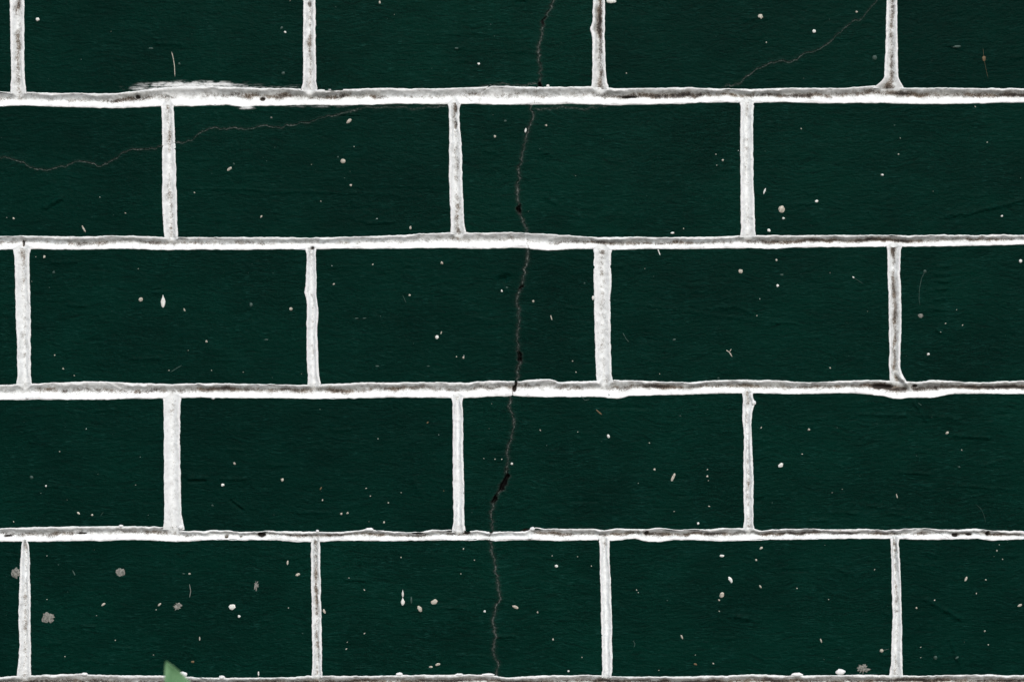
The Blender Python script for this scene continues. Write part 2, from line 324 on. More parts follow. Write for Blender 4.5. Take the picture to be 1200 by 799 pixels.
def face_depth(x, y, fine=True):
    d = .35 * vnoise(x / 95, y / 60, 3) + .16 * vnoise(x / 28, y / 14, 4)
    if fine:
        d = d + .13 * vnoise(x / 12, y / 4.2, 5) + .09 * vnoise(x / 30, y / 2.6, 6) + .10 * vnoise(x / 4.5, y / 3.5, 7)
        xl, xh, yl, yh = np.min(x), np.max(x), np.min(y), np.max(y)
        for (x1, y1, x2, y2, w, h) in RIDGE:
            if max(x1, x2) < xl - 8 or min(x1, x2) > xh + 8 or max(y1, y2) < yl - 8 or min(y1, y2) > yh + 8: continue
            q = seg_dist(x, y, x1, y1, x2, y2) / w
            wob = 1 + .5 * vnoise(x / 3.2, y / 3.2, 21)
            d = d - h * np.exp(-q * q) * wob
    return d

# ------------------------------------------------------------------ cracks
def C(s): return np.array([[float(v) for v in p.split(',')] for p in s.split()])
VCRACK = {  # course: points (x,y), half-width by height
    0: (C("660,-60 654,-25 649,0 645,10 640,20 637,25 635,40 632,55 631,70 633,80 633,97 632,104"), P("-60:1 20:1.3 30:1.6 50:1 75:1.5 90:1 97:1.8 104:2")),
    1: (C("624,122 621,128 625,132 622,145 617,160 613,175 610,190 608,208 606,220 607,232 609,245 609,250 613,258 616,266 617,276"), P("120:.9 150:1.1 200:1.2 240:1.5 246:2.2 252:1.3 276:1.2")),
    2: (C("619,288 617,305 615,318 612,330 610,337 608,345 606,355 609,372 607,385 607,400 608,413 609,420 608,427 607,436 607,448"), P("288:1.2 315:1.2 334:1.5 337:2.3 341:1.2 400:1.1 412:1.5 418:2.4 422:2.4 428:1.3 448:1.4")),
    3: (C("599,463 598,470 598,480 601,490 601,505 599,515 595,525 595,540 594,552 595,557 593,562 588,572 582,580 578,587 577,592 576,600 577,612 579,624"), P("463:1 500:1 545:1.1 553:1.6 558:3.1 566:3.0 572:2.4 578:1.7 584:2.2 589:1.8 594:1.1 624:1")),
    4: (C("573,630 574,634 577,645 579,660 582,675 585,690 585,703 580,715 578,730 581,745 578,755 580,768 583,778 582,795"), P("630:1.3 700:1.2 795:1.1"))}
HOLES = [(609, 247, 2, 5), (609, 420, 1.8, 6), (610, 337, 1.5, 2.5), (592, 564, 3.5, 8), (580, 583, 2.5, 5), (633, 98, 2, 4), (609, 267, 1.4, 5), (636, 26, 1.4, 5)]
HCRACK = {  # (course, brick containing the middle x): near-level hairlines
    'a': (1, C("-40,188 0,184 15,186 25,190 40,197 55,199 70,196 85,192 93,189 105,192 118,194 128,190 140,182 150,176 165,176 180,174 192,171")),
    'b': (1, C("203,167 215,168 225,164 235,156 245,150 260,150 280,151 297,150 308,146 325,150 340,147 360,143 380,137 395,134 410,132 420,128 430,125.5 450,126 475,125 483,127 500,125 526,125")),
    'c': (1, C("625,129 636,128 650,127 665,126.5 673,126 685,127.5 700,125.5 712,123")),
    'd': (0, C("560,102 575,100 590,99 605,100 620,99.5 633,99")),
    'e': (0, C("840,106 853,101 865,99 872,92 885,83 900,75 915,72 928,73 945,62 960,57 972,50 980,42 992,32 1000,25 1010,22 1018,12 1027,2 1034,-8"))}

wall = bpy.data.objects.new('painted_masonry', None); sc.collection.objects.link(wall)
tag(wall, 'wall of dark green painted blocks with white painted joints and a long crack', 'wall')

SMEARS = [  # centre, half sizes, strength : white paint dragged over the green
    (228, 100, 72, 5.5, 1.0), (180, 104, 45, 4, .7), (290, 103, 60, 3.2, .6), (345, 102, 22, 3, .5), (278, 775, 20, 14, .20), (330, 784, 12, 6, .26), (21, 671, 6, 5, .3), (300, 680, 9, 8, .22), (12, 452, 26, 3, .5), (660, 128, 40, 2.5, .25), (370, 125, 60, 3, .45), (288, 126.5, 14, 2.5, .8), (600, 456, 12, 8, .2)]

bricks = []   # (object, x0, x1, y0, y1) for the specks
def build_brick(r, k, name='brick'):
    """brick between head k and k+1 of course r"""
    hs = HEADS[r][0]
    yc = [(HEADS[r][0][k][0][0, 0] + HEADS[r][0][k][0][-1, 0]) / 2]
    xa = float(head_e(r, k, yc, 1)[0]); xb = float(head_e(r, k + 1, yc, 0)[0])
    xm = (xa + xb) / 2
    ya = float(bed_e(r, [xm], 1)[0]); yb = float(bed_e(r + 1, [xm], 0)[0])
    seen = xb > -30 and xa < 1230 and yb > -20 and ya < 815
    st = 1.3 if seen else 9.0
    xs = np.linspace(xa - 1.3, xb + 1.3, max(8, int((xb - xa) / st)))
    ys = np.linspace(ya - 1.3, yb + 1.3, max(6, int((yb - ya) / st)))
    vc = VCRACK.get(r); has_v = False
    dense = np.array([-6, -4.6, -3.6, -2.8, -2.2, -1.7, -1.3, -.95, -.65, -.4, -.2, 0, .2, .4, .65, .95, 1.3, 1.7, 2.2, 2.8, 3.6, 4.6, 6])
    if seen and vc is not None:
        m = (vc[0][:, 1] > ya) & (vc[0][:, 1] < yb); c0 = vc[0][m, 0].mean()
        has_v = xa < c0 < xb
    if has_v:
        xs = np.sort(np.concatenate([xs[np.abs(xs - c0) > 6.8], c0 + dense]))
    hcs = []
    if seen:
        for key, (rr, pts) in HCRACK.items():
            if rr == r and xa < pts[:, 0].mean() < xb: hcs.append((key, pts))
    hmain = next((p for kk, p in hcs if kk in 'abe'), None)
    if hmain is not None:
        h0 = np.clip(hmain[:, 1].mean(), ya + 10, yb - 10)
        ys = np.sort(np.concatenate([ys[np.abs(ys - h0) > 6.8], h0 + dense]))
    X0, Y0 = np.meshgrid(xs, ys)
    X, Y = X0.copy(), Y0.copy()
    # follow the crooked outline
    u = (X0 - xs[0]) / (xs[-1] - xs[0]); v = (Y0 - ys[0]) / (ys[-1] - ys[0])
    eT = bed_e(r, X0, 1) - 1.3; eB = bed_e(r + 1, X0, 0) + 1.3
    def tent(q, c, lo, hi, flat=9):
        w = np.where(q < c, (q - lo) / max(c - flat - lo, 1e-3), (hi - q) / max(hi - c - flat, 1e-3))
        return np.clip(w, 0, 1)
    Y = Y0 + (eT - ys[0]) * (1 - v) ** 3 + (eB - ys[-1]) * v ** 3
    hy = lambda pts, x, key: np.interp(x, pts[:, 0], pts[:, 1]) + 1.3 * vnoise(x / 5.5, x * 0 + ord(key), 33) + .6 * vnoise(x / 2.2, x * 0, 34)
    if hmain is not None:
        key = [kk for kk, p in hcs if p is hmain][0]
        Y = Y + (np.clip(hy(hmain, X0, key), ya + 12, yb - 12) - h0) * tent(Y0, h0, ys[0], ys[-1])
    eL = head_e(r, k, Y, 1) - 1.3; eR = head_e(r, k + 1, Y, 0) + 1.3
    X = X0 + (eL - xs[0]) * (1 - u) ** 3 + (eR - xs[-1]) * u ** 3
    if has_v:
        o = np.argsort(vc[0][:, 1]); vp = vc[0][o]
        cx = lambda y: np.interp(y, vp[:, 1], vp[:, 0]) + 1.3 * vnoise(y / 5.0, y * 0 + r, 31) + .7 * vnoise(y / 2.1, y * 0 + r, 32)
        X = X + (cx(Y) - c0) * tent(X0, c0, xs[0], xs[-1])
    D = face_depth(X, Y, seen)
    dust = np.zeros_like(D); deep = np.zeros_like(D); smear = np.zeros_like(D)
    if has_v:
        dx = np.abs(X - cx(Y)); hw = np.interp(Y, vc[1][:, 0], vc[1][:, 1]) * (1.12 + .35 * vnoise(Y / 3.1, Y * 0, 35) + .3 * vnoise(Y / 11, Y * 0 + r, 39))
        q = np.clip(1 - (dx / hw) ** 2, 0, 1); big = np.clip((hw - 1.7) / 1.0, 0, 1)
        D += q * (.9 + 6 * big) - .28 * np.exp(-((dx - hw - .8) / .9) ** 2)
        side = np.where(X > cx(Y), 1.0, .75)
        dust = np.maximum(dust, side * np.exp(-(dx / (hw * .85 + .1)) ** 2) * (.75 + .3 * vnoise(Y / 7, Y * 0, 36)) + .09 * np.exp(-(dx / 3.2) ** 2))
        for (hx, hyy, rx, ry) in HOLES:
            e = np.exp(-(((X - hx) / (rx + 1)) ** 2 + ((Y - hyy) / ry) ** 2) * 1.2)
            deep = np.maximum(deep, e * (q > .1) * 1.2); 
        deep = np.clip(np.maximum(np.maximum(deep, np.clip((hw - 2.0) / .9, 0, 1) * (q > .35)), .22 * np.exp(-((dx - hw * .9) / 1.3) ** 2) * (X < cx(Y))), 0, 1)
    for key, pts in hcs:
        dy = np.abs(Y - hy(pts, X, key)) / (1.25 if key == 'e' else 1.1)
        inr = np.clip((X - pts[0, 0]) / 4, 0, 1) * np.clip((pts[-1, 0] - X) / 4, 0, 1)
        hw = .75 * (1 + .4 * vnoise(X / 6, X * 0, 37))
        D += inr * (.55 * np.clip(1 - (dy / hw) ** 2, 0, 1) - .35 * np.exp(-((dy - 1.0) / .6) ** 2))
        dust = np.maximum(dust, inr * np.exp(-(dy / .7) ** 2) * (.58 + .3 * vnoise(X / 9, X * 0, 38)) + inr * .03 * np.exp(-(dy / 3) ** 2))
    if seen:
        for (sx, sy, rx, ry, s) in SMEARS:
            smear = np.maximum(smear, s * np.exp(-(((X - sx) / rx) ** 2 + ((Y - sy) / ry) ** 2)))
    V = xyz(X, Y, D).reshape(-1, 3); nr, nc = X.shape
    F = grid_faces(nr, nc)
    # sides running back into the bed
    ring = np.concatenate([np.arange(nc), nc * np.arange(1, nr) + nc - 1, (nr - 1) * nc + np.arange(nc - 2, -1, -1), nc * np.arange(nr - 2, 0, -1)])
    back = V[ring].copy(); back[:, 1] = .03
    nV = len(V); n = len(ring); i = np.arange(n); j = (i + 1) % n
    F2 = np.stack([ring[i], ring[j], nV + j, nV + i], -1)
    V = np.concatenate([V, back]); F = np.concatenate([F, F2])
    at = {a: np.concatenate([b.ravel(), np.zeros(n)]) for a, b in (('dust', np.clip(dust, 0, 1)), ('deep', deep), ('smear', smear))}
    c = np.array([(xm - 600) / 1000, 0, (H0 - (ya + yb) / 2) / 1000])
    o = link(name, mesh_from('brick', V - c, F, M_GREEN, at), wall, c)
    bricks.append((o, xa, xb, ya, yb, seen))
    return o

# ------------------------------------------------------------------ joints
EDGE = np.array([0, .012, .035, .07, .11, .15, .19, .23, .27, .31, .35, .39, .43, .47, .5, .53, .57, .61, .65, .69, .73, .77, .81, .85, .89, .93, .965, .988, 1.0])
EDGE_LO = np.array([0, .05, .12, .3, .5, .7, .88, .95, 1.0])
def profile(a, half, lip, dep):
    """depth by distance a from the nearer edge"""
    t = np.clip((a - lip) / np.maximum(half - lip, .5), 0, 1)
    g = np.sin(t * math.pi / 2) ** 1.15
    prd = -.55 * np.clip(a / .45, 0, 1) + .45 * (1 - np.clip(a / .3, 0, 1))
    return prd + g * (dep + .55)

def head_depth_at(r, k, x, y):
    e0 = head_e(r, k, y, 0); e1 = head_e(r, k, y, 1); half = (e1 - e0) / 2
    a = half - np.abs(x - (e0 + e1) / 2)
    return np.where(a > 0, profile(np.maximum(a, 0), half, 1.6, 4.2), -9)

PITS = [(265, 628.5, 2.8, 2.2), (282, 629, 2.0, 1.6), (306, 626.5, 5.0, 3.0), (547, 624, 4, 2.6), (1120, 627, 4.2, 2.0), (1136, 626, 4.0, 1.6), (603, 455, 2.6, 4.0), (161, 113.5, 3, 2.6), (307, 116, 3.2, 2.2),
        (705.5, 296.5, 3, 2), (758, 625, 3, 3), (1073, 452, 3, 2), (1035, 453, 14, 3.2), (575, 624, 1.6, 4), (26.5, 285, 1.4, 4), (366, 291, 2.4, 2.2), (737, 113.5, 10, 1.3), (1158, 625, 2.5, 3), (362.5, 5, 2.2, 4), (20.5, 5, 2.2, 5), (534, 128, 2, 4), (534, 146, 2.2, 6), (8, 628, 5, 1.1), (95, 625, 6, 1), (490, 625, 8, 1.2)]

JLINE = [(630, 101, 625, 125, .7, .38), (617, 272, 619, 294, .7, .45), (606, 444, 602, 456, 1.3, 1.6), (602, 456, 599, 468, .7, .6), (579, 621, 574, 628, 1.0, 1.2), (574, 628, 573, 635, .7, .6), (189, 172, 207, 167, .7, .35),
         (575, 101, 560, 110, .7, .5), (1095, 622, 1112, 630, .7, .6), (545, 112, 552, 119, .6, .5)]
BEADS = [(1050, 436, 1057, 445, 2.0, 2.2), (1057, 445, 1068, 457, 2.0, 2.6), (750, 621, 757, 632, 1.6, 1.6), (547, 453, 561, 447, 1.5, 1.3), (802, 453, 826, 447, 1.4, 1.3), (1060, 630, 1076, 622, 1.5, 1.3),
         (622, 620, 621, 630, 2.4, 2.2), (1128, 621, 1146, 624, 2.0, 1.8), (1146, 624, 1156, 629, 1.8, 1.6), (1080, 447, 1100, 449, 1.6, 1.6), (500, 622, 512, 626, 1.8, 1.2), (240, 626, 300, 630, 2.2, 1.4), (705, 445, 701, 452, 2, 1.0), (125, 447, 140, 456, 1.2, .9), (400, 118, 470, 120, 1.6, .8), (560, 626, 620, 627, 3.0, 2.2)]
def joint_lines(X, Y, D, dirt):
    for (x1, y1, x2, y2, w, st) in JLINE:
        e = np.exp(-(seg_dist(X + 1.0 * vnoise(Y / 3, X * 0, 90), Y, x1, y1, x2, y2) / w) ** 2); D = D + e * st * 1.6; dirt = np.maximum(dirt, e * st * 1.25)
    for (x1, y1, x2, y2, w, h) in BEADS:
        e = np.exp(-(seg_dist(X, Y + .6 * vnoise(X / 4, Y * 0, 91), x1, y1, x2, y2) / w) ** 2); D = D - e * h; dirt = dirt - e * .9
    return D, dirt

def build_bed(b):
    seen = 1 <= b <= 5
    if seen: ts = np.concatenate([np.arange(-1360, -40, 8.0), np.arange(-40, 1240, .9), np.arange(1240, 2560, 8.0)])
    else: ts = np.arange(-1360, 2560, 10.0)
    S = EDGE if seen else EDGE_LO
    T, SS = np.meshgrid(ts, S, indexing='ij')
    jag = lambda sd: (.34 * vnoise(ts / 6.5, ts * 0 + b, sd) + .2 * vnoise(ts / 2.4, ts * 0 + b, sd + 1) + .5 * np.maximum(0, vnoise(ts / 9, ts * 0 + b, sd + 2)) ** 3) * (1 if seen else .5)
    e0 = bed_e(b, ts, 0) - jag(41); e1 = bed_e(b, ts, 1) + jag(45) * .8
    Y = e0[:, None] + (e1 - e0)[:, None] * SS; X = T.copy()
    half = ((e1 - e0) / 2)[:, None]
    cs = .49 + .07 * vnoise(T / 38, T * 0 + b, 48) + .035 * vnoise(T / 11, T * 0 + b, 49)
    a = half * np.where(SS < cs, SS / cs, (1 - SS) / (1 - cs))
    lipn = np.clip(1.8 + 1.3 * vnoise(T / 19, np.sign(SS - .5) * 7 + b, 51) + .7 * vnoise(T / 6, np.sign(SS - .5) * 9 + b, 50), .4, 4)
    dep = 4.2 + .9 * vnoise(T / 45, T * 0 + b, 52) + .5 * vnoise(T / 9, T * 0 + b, 53)
    D = profile(a, half, lipn, dep)
    core = np.clip((a - .8) / 2, 0, 1)
    D += core * (.24 * vnoise(X / 3.4, Y / 2.4, 54) + .16 * vnoise(X / 1.7, Y / 1.4, 55) + .42 * vnoise(X / 10, Y / 4, 56))
    D += face_depth(X, Y, False) * (1 - core)
    # the upright joints run into this one
    up = HEADS.get(b - 1); dn = HEADS.get(b)
    for hd, r, upper in ((up, b - 1, True), (dn, b, False)):
        if hd is None: continue
        for k in range(len(hd[0])):
            yend = hd[0][k][0][-1, 0] if upper else hd[0][k][0][0, 0]
            xm = np.interp(yend, hd[0][k][0][:, 0], hd[0][k][0][:, 1])
            sel = np.abs(X - xm) < 45
            if not sel.any(): continue
            hdp = head_depth_at(r, k, X, np.full_like(X, yend))
            part = (SS < .55) if upper else (SS > .45)
            D = np.where(sel & part & (hdp > -5), np.maximum(D, hdp + .0), D)
    pit = np.zeros_like(D)
    for (x, y, rx, ry) in PITS:
        if seen:
            q = ((X - x) / rx) ** 2 + ((Y - y) / ry) ** 2 + .25 * vnoise(X / 1.5, Y / 1.5, 57)
            pit = np.maximum(pit, np.clip(1.35 - q, 0, 1))
    D += pit * 3.0
    if b == 3: pass
    bd = BED_DIRT.get(b); L = np.interp(ts, bd[:, 0], bd[:, 1])[:, None] if bd is not None else .5
    s2 = SS + .06 * vnoise(T / 12, T * 0 + b, 58)
    dirt = L * np.exp(-((s2 - cs + .05) / .19) ** 2) * (1.18 + .4 * vnoise(T / 22, T * 0 + b, 59)) - .12
    dirt = np.maximum(dirt, pit * 1.6)
    if seen: D, dirt = joint_lines(X, Y, D, dirt)
    film = np.clip(L * 1.0, 0, 1) * np.exp(-((s2 - .34) / .26) ** 2)  # grime, plus the upper flank's shade painted in
    film = np.where(a < 1.3, film * .45, film)
    V = xyz(X, Y, D).reshape(-1, 3); nr, nc = X.shape
    c = np.array([0, 0, (H0 - float(np.mean(e0 + e1)) / 2) / 1000])
    F = grid_faces(nr, nc, True)
    o = link('bed_joint', mesh_from('bed_joint', V - c, F, M_WHITE, {'dirt': dirt.ravel(), 'film': film.ravel()}), wall, c)
    return o

def build_head(r, k):
    e0p, e1p, L = HEADS[r][0][k]
    seen = HEADS[r][1] <= k < HEADS[r][2]
    y0, y1 = e0p[0, 0], e0p[-1, 0]
    if not seen:
        xm = (e0p[0, 1] + e1p[0, 1]) / 2
        y0 = float(bed_e(r, [xm], 1)[0]) - 2.0; y1 = float(bed_e(r + 1, [xm], 0)[0]) + 2.0
    else:
        xm = (e0p[:, 1].mean() + e1p[:, 1].mean()) / 2
        y0 = float(bed_e(r, [xm], 1)[0]) - 2.2; y1 = float(bed_e(r + 1, [xm], 0)[0]) + 2.2
    ts = np.arange(y0, y1, .9 if seen else 9.0); ts = np.append(ts, y1)
    S = EDGE if seen else EDGE_LO
    T, SS = np.meshgrid(ts, S, indexing='ij'); key = r * 17 + k
    jag = lambda sd: (.34 * vnoise(ts / 7, ts * 0 + key, sd) + .2 * vnoise(ts / 2.5, ts * 0 + key, sd + 1)) * (1 if seen else .4)
    e0 = head_e(r, k, ts, 0) - jag(61); e1 = head_e(r, k, ts, 1) + jag(63)
    X = e0[:, None] + (e1 - e0)[:, None] * SS; Y = T.copy()
    half = ((e1 - e0) / 2)[:, None]; a = half - np.abs(X - ((e0 + e1) / 2)[:, None])
    lip = np.clip(2.1 + 1.2 * vnoise(T / 18, np.sign(SS - .5) * 5 + key, 65), .6, 4)
    dep = 3.7 + .8 * vnoise(T / 30, T * 0 + key, 66)
    D = profile(a, half, lip, dep); core = np.clip((a - .8) / 2, 0, 1)
    D += core * (.16 * vnoise(X / 2.6, Y / 3.4, 67) + .12 * vnoise(X / 1.4, Y / 1.6, 68) + .25 * vnoise(X / 5, Y / 9, 69))
    D += face_depth(X, Y, False) * (1 - core)
    end = np.minimum(T - y0, y1 - T); D = D + np.where(end < 2.4, .35, 0)
    pit = np.zeros_like(D)
    for (x, y, rx, ry) in PITS:
        if seen:
            q = ((X - x) / rx) ** 2 + ((Y - y) / ry) ** 2 + .25 * vnoise(X / 1.5, Y / 1.5, 57)
            pit = np.maximum(pit, np.clip(1.35 - q, 0, 1) * .8)
    D += pit * 1.8
    q = (T - y0) / (y1 - y0)
    Lt = L * (1 + .35 * vnoise(T / 26, T * 0 + key, 70)) + .25 * np.exp(-(q / .09) ** 2) + .12 * np.exp(-((1 - q) / .06) ** 2)
    s2 = SS + .08 * vnoise(T / 14, T * 0 + key, 71)
    dirt = 1.15 * Lt * np.exp(-((s2 - {(0, 2): .62, (0, 3): .56, (1, 1): .56}.get((r, k - HEADS[r][1]), .52)) / .21) ** 2) - .12
    dirt = np.maximum(dirt, pit * 1.1)
    if seen: D, dirt = joint_lines(X, Y, D, dirt)
    film = np.clip(Lt * .8, 0, 1) * np.exp(-((s2 - .5) / .30) ** 2)
    V = xyz(X, Y, D).reshape(-1, 3); nr, nc = X.shape
    c = np.array([(xm - 600) / 1000, 0, (H0 - (y0 + y1) / 2) / 1000])
    return link('head_joint', mesh_from('head_joint', V - c, grid_faces(nr, nc), M_WHITE, {'dirt': dirt.ravel(), 'film': film.ravel()}), wall, c)

for r in sorted(HEADS):
    for k in range(len(HEADS[r][0]) - 1): build_brick(r, k)
    for k in range(len(HEADS[r][0])): build_head(r, k)
for b in sorted(BED): build_bed(b)

def box(name, x0, x1, y0, y1, z0, z1, mat, parent, bev=.004):
    bm = bmesh.new(); bmesh.ops.create_cube(bm, size=1)
    for v in bm.verts: v.co = Vector(((x0 + x1) / 2 + v.co.x * (x1 - x0), (y0 + y1) / 2 + v.co.y * (y1 - y0), (z0 + z1) / 2 + v.co.z * (z1 - z0)))
    bmesh.ops.bevel(bm, geom=bm.edges[:], offset=bev, segments=2, affect='EDGES')
    me = bpy.data.meshes.new(name); bm.to_mesh(me); bm.free(); me.materials.append(mat)
    return link(name, me, parent)
top_z = (H0 - (-55.5 - PITCH_Y * 4) + 10) / 1000
box('core', -1.99, 1.99, .012, .20, -.12, top_z - .01, M_CORE, wall)
box('plinth', -1.99, 1.99, -.012, .012, -.10, (H0 - 974) / 1000, M_CORE, wall)
box('coping', -2.02, 2.02, -.05, .25, top_z - .004, top_z + .06, M_CORE, wall, .012)

# ------------------------------------------------------------------ drops, flecks and hairs stuck to the paint
SP = """44,23,2.2,2.2,0,w 57,93,1,1,0,d 210,75,1.3,1.8,0,d 177,57,3,1.1,0,d 269,198,3.4,1.7,35,c 274,192,1,1.2,0,d 334,38,1.4,1.4,0,w 330,33,2.2,1.5,40,d 445,3,1.2,2,0,c 561,75,1.6,1.6,0,w 575,29,.9,.9,0,d
409,142,3.8,2,45,c 402,189,2.9,2.9,0,c 396,184,1.4,1,0,d 580,160,1.5,1.5,0,c 592,142,1.6,1.2,0,d 415,172,1,1,0,c 318,138,1.3,1.3,0,g 332,86,2.2,2,0,d 535,57,2.4,1.1,0,d 616,153,1.2,3,10,w 322,173,.9,.9,0,d 365,193,.8,.8,0,c
716,1.5,6,2.8,0,w 891,20,3,3,0,c 898,50,1,1,0,c 734,86,1,1.2,0,c 640,147,1.4,1.3,0,c 847,188,1.5,1.5,0,c 839,181,.8,.8,0,c 840,194,.9,.9,0,c 642,101,2,1.8,0,w 839,43,.7,.7,0,d
954,37,2.1,2.1,0,w 1004,14,1.4,1.2,0,c 972,23,.8,.8,0,d 1153,69,2.2,3.2,0,b 1121,55,5,1.5,5,d 1034,205,1.7,1.4,0,w 939,151,1.1,1.1,0,c 1055,162,.8,.8,0,c 1053,181,1.1,1.1,0,c 1157,167,1,1.1,0,c 1143,125,1,1,0,c 1048,147,1.3,.7,0,d 1025,68,3,3,0,d
16,256,1.3,1.3,0,c 8,255,.7,.7,0,c 98,268,1.1,4.8,-28,c 52,301,1.8,1.8,0,c 42,301,.8,1,0,c 165,351,2.6,2.4,20,c 216,363,1,2,-25,c 242,400,1.3,1.3,0,c 58,337,.8,.8,0,d 63,319,1.6,1.6,0,d 294,357,2,2.6,0,d 228,226,1.2,1.2,0,c 306,254,1,1.6,20,c 312,398,2.4,.9,0,d 147,250,.9,.9,0,c 133,252,.9,.9,0,d 162,315,.8,.8,0,c
411,217,1.7,1.5,0,c 376,236,1,1,0,c 481,267,1.4,2,0,c 437,310,1.2,1.2,0,c 518,308,1.6,1.6,0,c 391,333,1.2,1.2,0,c 341,362,2,2,0,c 480,346,1.3,1.3,0,c 512,395,2.3,2.3,0,w 517,390,.7,2,20,c 418,373,2.4,.8,0,d 427,373,2.4,.8,5,d 320,320,.8,.8,0,d 588,341,1.2,1.6,0,w 594,337,1.4,1.2,0,d
788,273,2.4,1.3,10,w 801,268,.9,.9,0,c 868,318,2.4,2.6,0,c 896,224,1.1,3.8,20,w 916,245,4,4.2,0,c 918,256,1.7,1.5,30,w 901,270,2,1.8,-40,w 910,305,1.4,1.4,0,c 911,335,1.7,1.7,0,w 625,353,1.7,1.5,0,c 646,372,.8,3.2,-15,c 887,370,.9,.9,0,c 685,332,1.3,1,0,d 695,349,1.4,2.6,0,w 766,324,.9,.9,0,d 790,398,2.2,1.4,20,d
957,236,2,1.8,0,w 1174,253,1.5,1.2,30,w 1084,318,2.1,2.1,0,d 1079,370,3.2,2.6,0,g 1000,325,1.5,1.2,-30,w 1196,306,1.9,2.2,0,w 1121,363,.9,.9,0,c 1108,379,.9,.9,0,c 1128,381,.9,.9,0,c 1102,389,1,1,0,c 916,322,1.8,1.4,0,d
64,416,1,1,0,c 74,432,1,1.1,0,c 87,440,1,1,0,c 54,569,1.3,1.3,0,w 70,529,1.1,1,0,c 92,601,2.1,1.2,-40,c 108,603,1.5,1.3,0,c 37,559,2.2,2,0,d 159,568,.9,.9,0,c 275,543,1.7,1.7,0,c 261,568,2,1.8,0,w 198,434,1,1,0,c 248,434,.9,.9,0,c 285,436,.9,.9,0,c 16,611,1,1.2,0,c 249,592,1.6,1.2,-30,d
331,562,1.9,1.9,0,c 376,572,.9,2.4,30,b 378,586,1.1,1.3,0,c 407,601,1.3,1.3,0,c 429,572,1,1,0,c 434,581,.9,.9,0,c 455,589,1.2,1,0,c 470,577,.8,.8,0,c 520,575,.9,.9,0,b 501,495,1,1.4,30,b 502,429,2,.8,0,d 535,418,1.1,1.1,0,c 543,419,1.2,1.3,0,c 600,543,1.5,1.4,0,w 567,537,.8,.8,0,c 580,538,.9,.9,0,c 588,538,.8,.8,0,c 553,600,.9,.9,0,d 443,514,.8,.8,0,c 442,429,2.4,1,0,d
702,483,1,5.2,-50,b 713,511,1.7,2.4,-15,w 633,504,1.1,1.1,0,c 677,506,.9,.9,0,c 761,519,1.1,1.1,0,c 767,550,1.4,1.5,0,c 789,559,1.6,5.2,25,c 829,550,1,1,0,c 829,558,1.4,1.4,0,c 830,563,.7,.7,0,c 831,593,1,1,0,c 892,501,1.1,1,0,c 915,545,3.2,2.3,35,w 773,438,1,1,0,c 671,423,.9,.9,0,c 675,436,.9,.9,0,c 797,487,1.4,1.1,0,d 790,599,.7,.7,0,c 748,566,.7,.7,0,c 842,443,1.6,1,0,d
1088,415,1.7,1.4,0,w 973,431,1.2,1.2,0,c 948,503,1.6,1.6,0,c 1110,507,2.2,1.5,40,c 981,501,1.2,.8,0,d 940,532,.9,.9,0,c 1127,527,.9,.9,0,c 975,577,.8,.8,0,c 987,573,.9,.9,0,c 1051,581,.7,3,-15,c 1124,547,1.4,1.1,0,d 905,589,.9,.9,0,d
121,708,2.8,1.3,35,c 187,708,2.4,1.2,40,c 183,714,1.1,1.1,0,c 272,711,4.2,3.5,15,w 280,722,1.6,1.6,0,w 222,672,1.3,1,0,c 55,651,1,1,0,c 113,721,.9,.9,0,c 234,748,.8,2.6,0,c 55,702,.9,.9,0,c 76,769,.9,.9,0,c 226,775,2,1.4,0,b 303,789,.9,3,0,w 180,767,.8,.8,0,c 135,750,.8,.8,0,c 215,672,1.4,.8,0,d
337,659,1.2,3,5,c 349,673,2.9,1.7,25,c 338,712,1,1,0,c 380,716,1.5,3,-25,c 482,703,1,4,0,d 492,713,2.4,4,-30,c 509,705,4.2,2.9,20,c 513,778,3,1.7,15,c 505,781,2.3,1.3,0,c 470,653,1,1,0,c 543,643,.9,1.3,0,c 556,656,.9,.9,0,c 409,677,.8,.8,0,c 427,691,1,1.2,0,c 568,716,1.4,1.4,0,w 604,711,4.2,1.8,-25,c 407,752,.9,.9,0,c 406,760,1,1.2,0,c 427,742,1.2,1,0,c 400,602,1.2,1.5,0,c 450,612,1.3,1.3,0,c 540,672,.9,.9,0,c
652,663,2,1.7,-20,w 647,651,.9,.9,0,c 677,652,1.1,1,0,c 693,663,1,.8,0,c 648,749,1.3,1.3,0,c 666,786,1.3,1.2,0,w 682,770,.9,.9,0,c 630,717,1,1.4,0,c 746,691,1.1,1,0,c 748,694,1.2,1,0,c 846,651,2.8,1.5,0,w 856,679,2,4.2,-30,w 846,697,2.7,3.4,25,c 843,703,1.3,1.3,0,c 892,642,2.4,1.4,35,c 886,656,1.3,1.2,0,c 891,687,1.1,2.2,-35,c 843,716,.9,.9,0,c 799,746,1.1,2.6,-25,c 815,778,2.2,1.2,-20,b 836,777,1.1,1.1,0,c 815,767,.8,.8,0,c 818,613,1.4,1.5,0,w 782,703,.9,.9,0,d 772,785,.9,1,0,c
1132,678,1.4,3.2,25,c 1144,695,1.2,1.2,0,c 1074,712,1.2,1.4,0,c 1095,703,1.1,1.1,0,c 962,750,1,3,-20,c 1033,762,2.3,2.2,0,c 1025,667,1.1,1.1,0,c 1168,645,.9,1.3,0,c 1171,638,.8,.8,0,c 1175,655,1,1.1,0,c 1155,679,.9,.9,0,c 1195,709,3.2,1.4,30,c 934,689,.9,.9,0,c 1154,739,1.1,1.1,0,c 1158,755,1.1,1.2,0,c 1079,758,1.2,1.1,0,c 1096,770,2.2,2.6,0,d 1079,770,.9,.9,0,c 971,702,1,1,0,c 1121,770,2.4,1.3,35,d"""
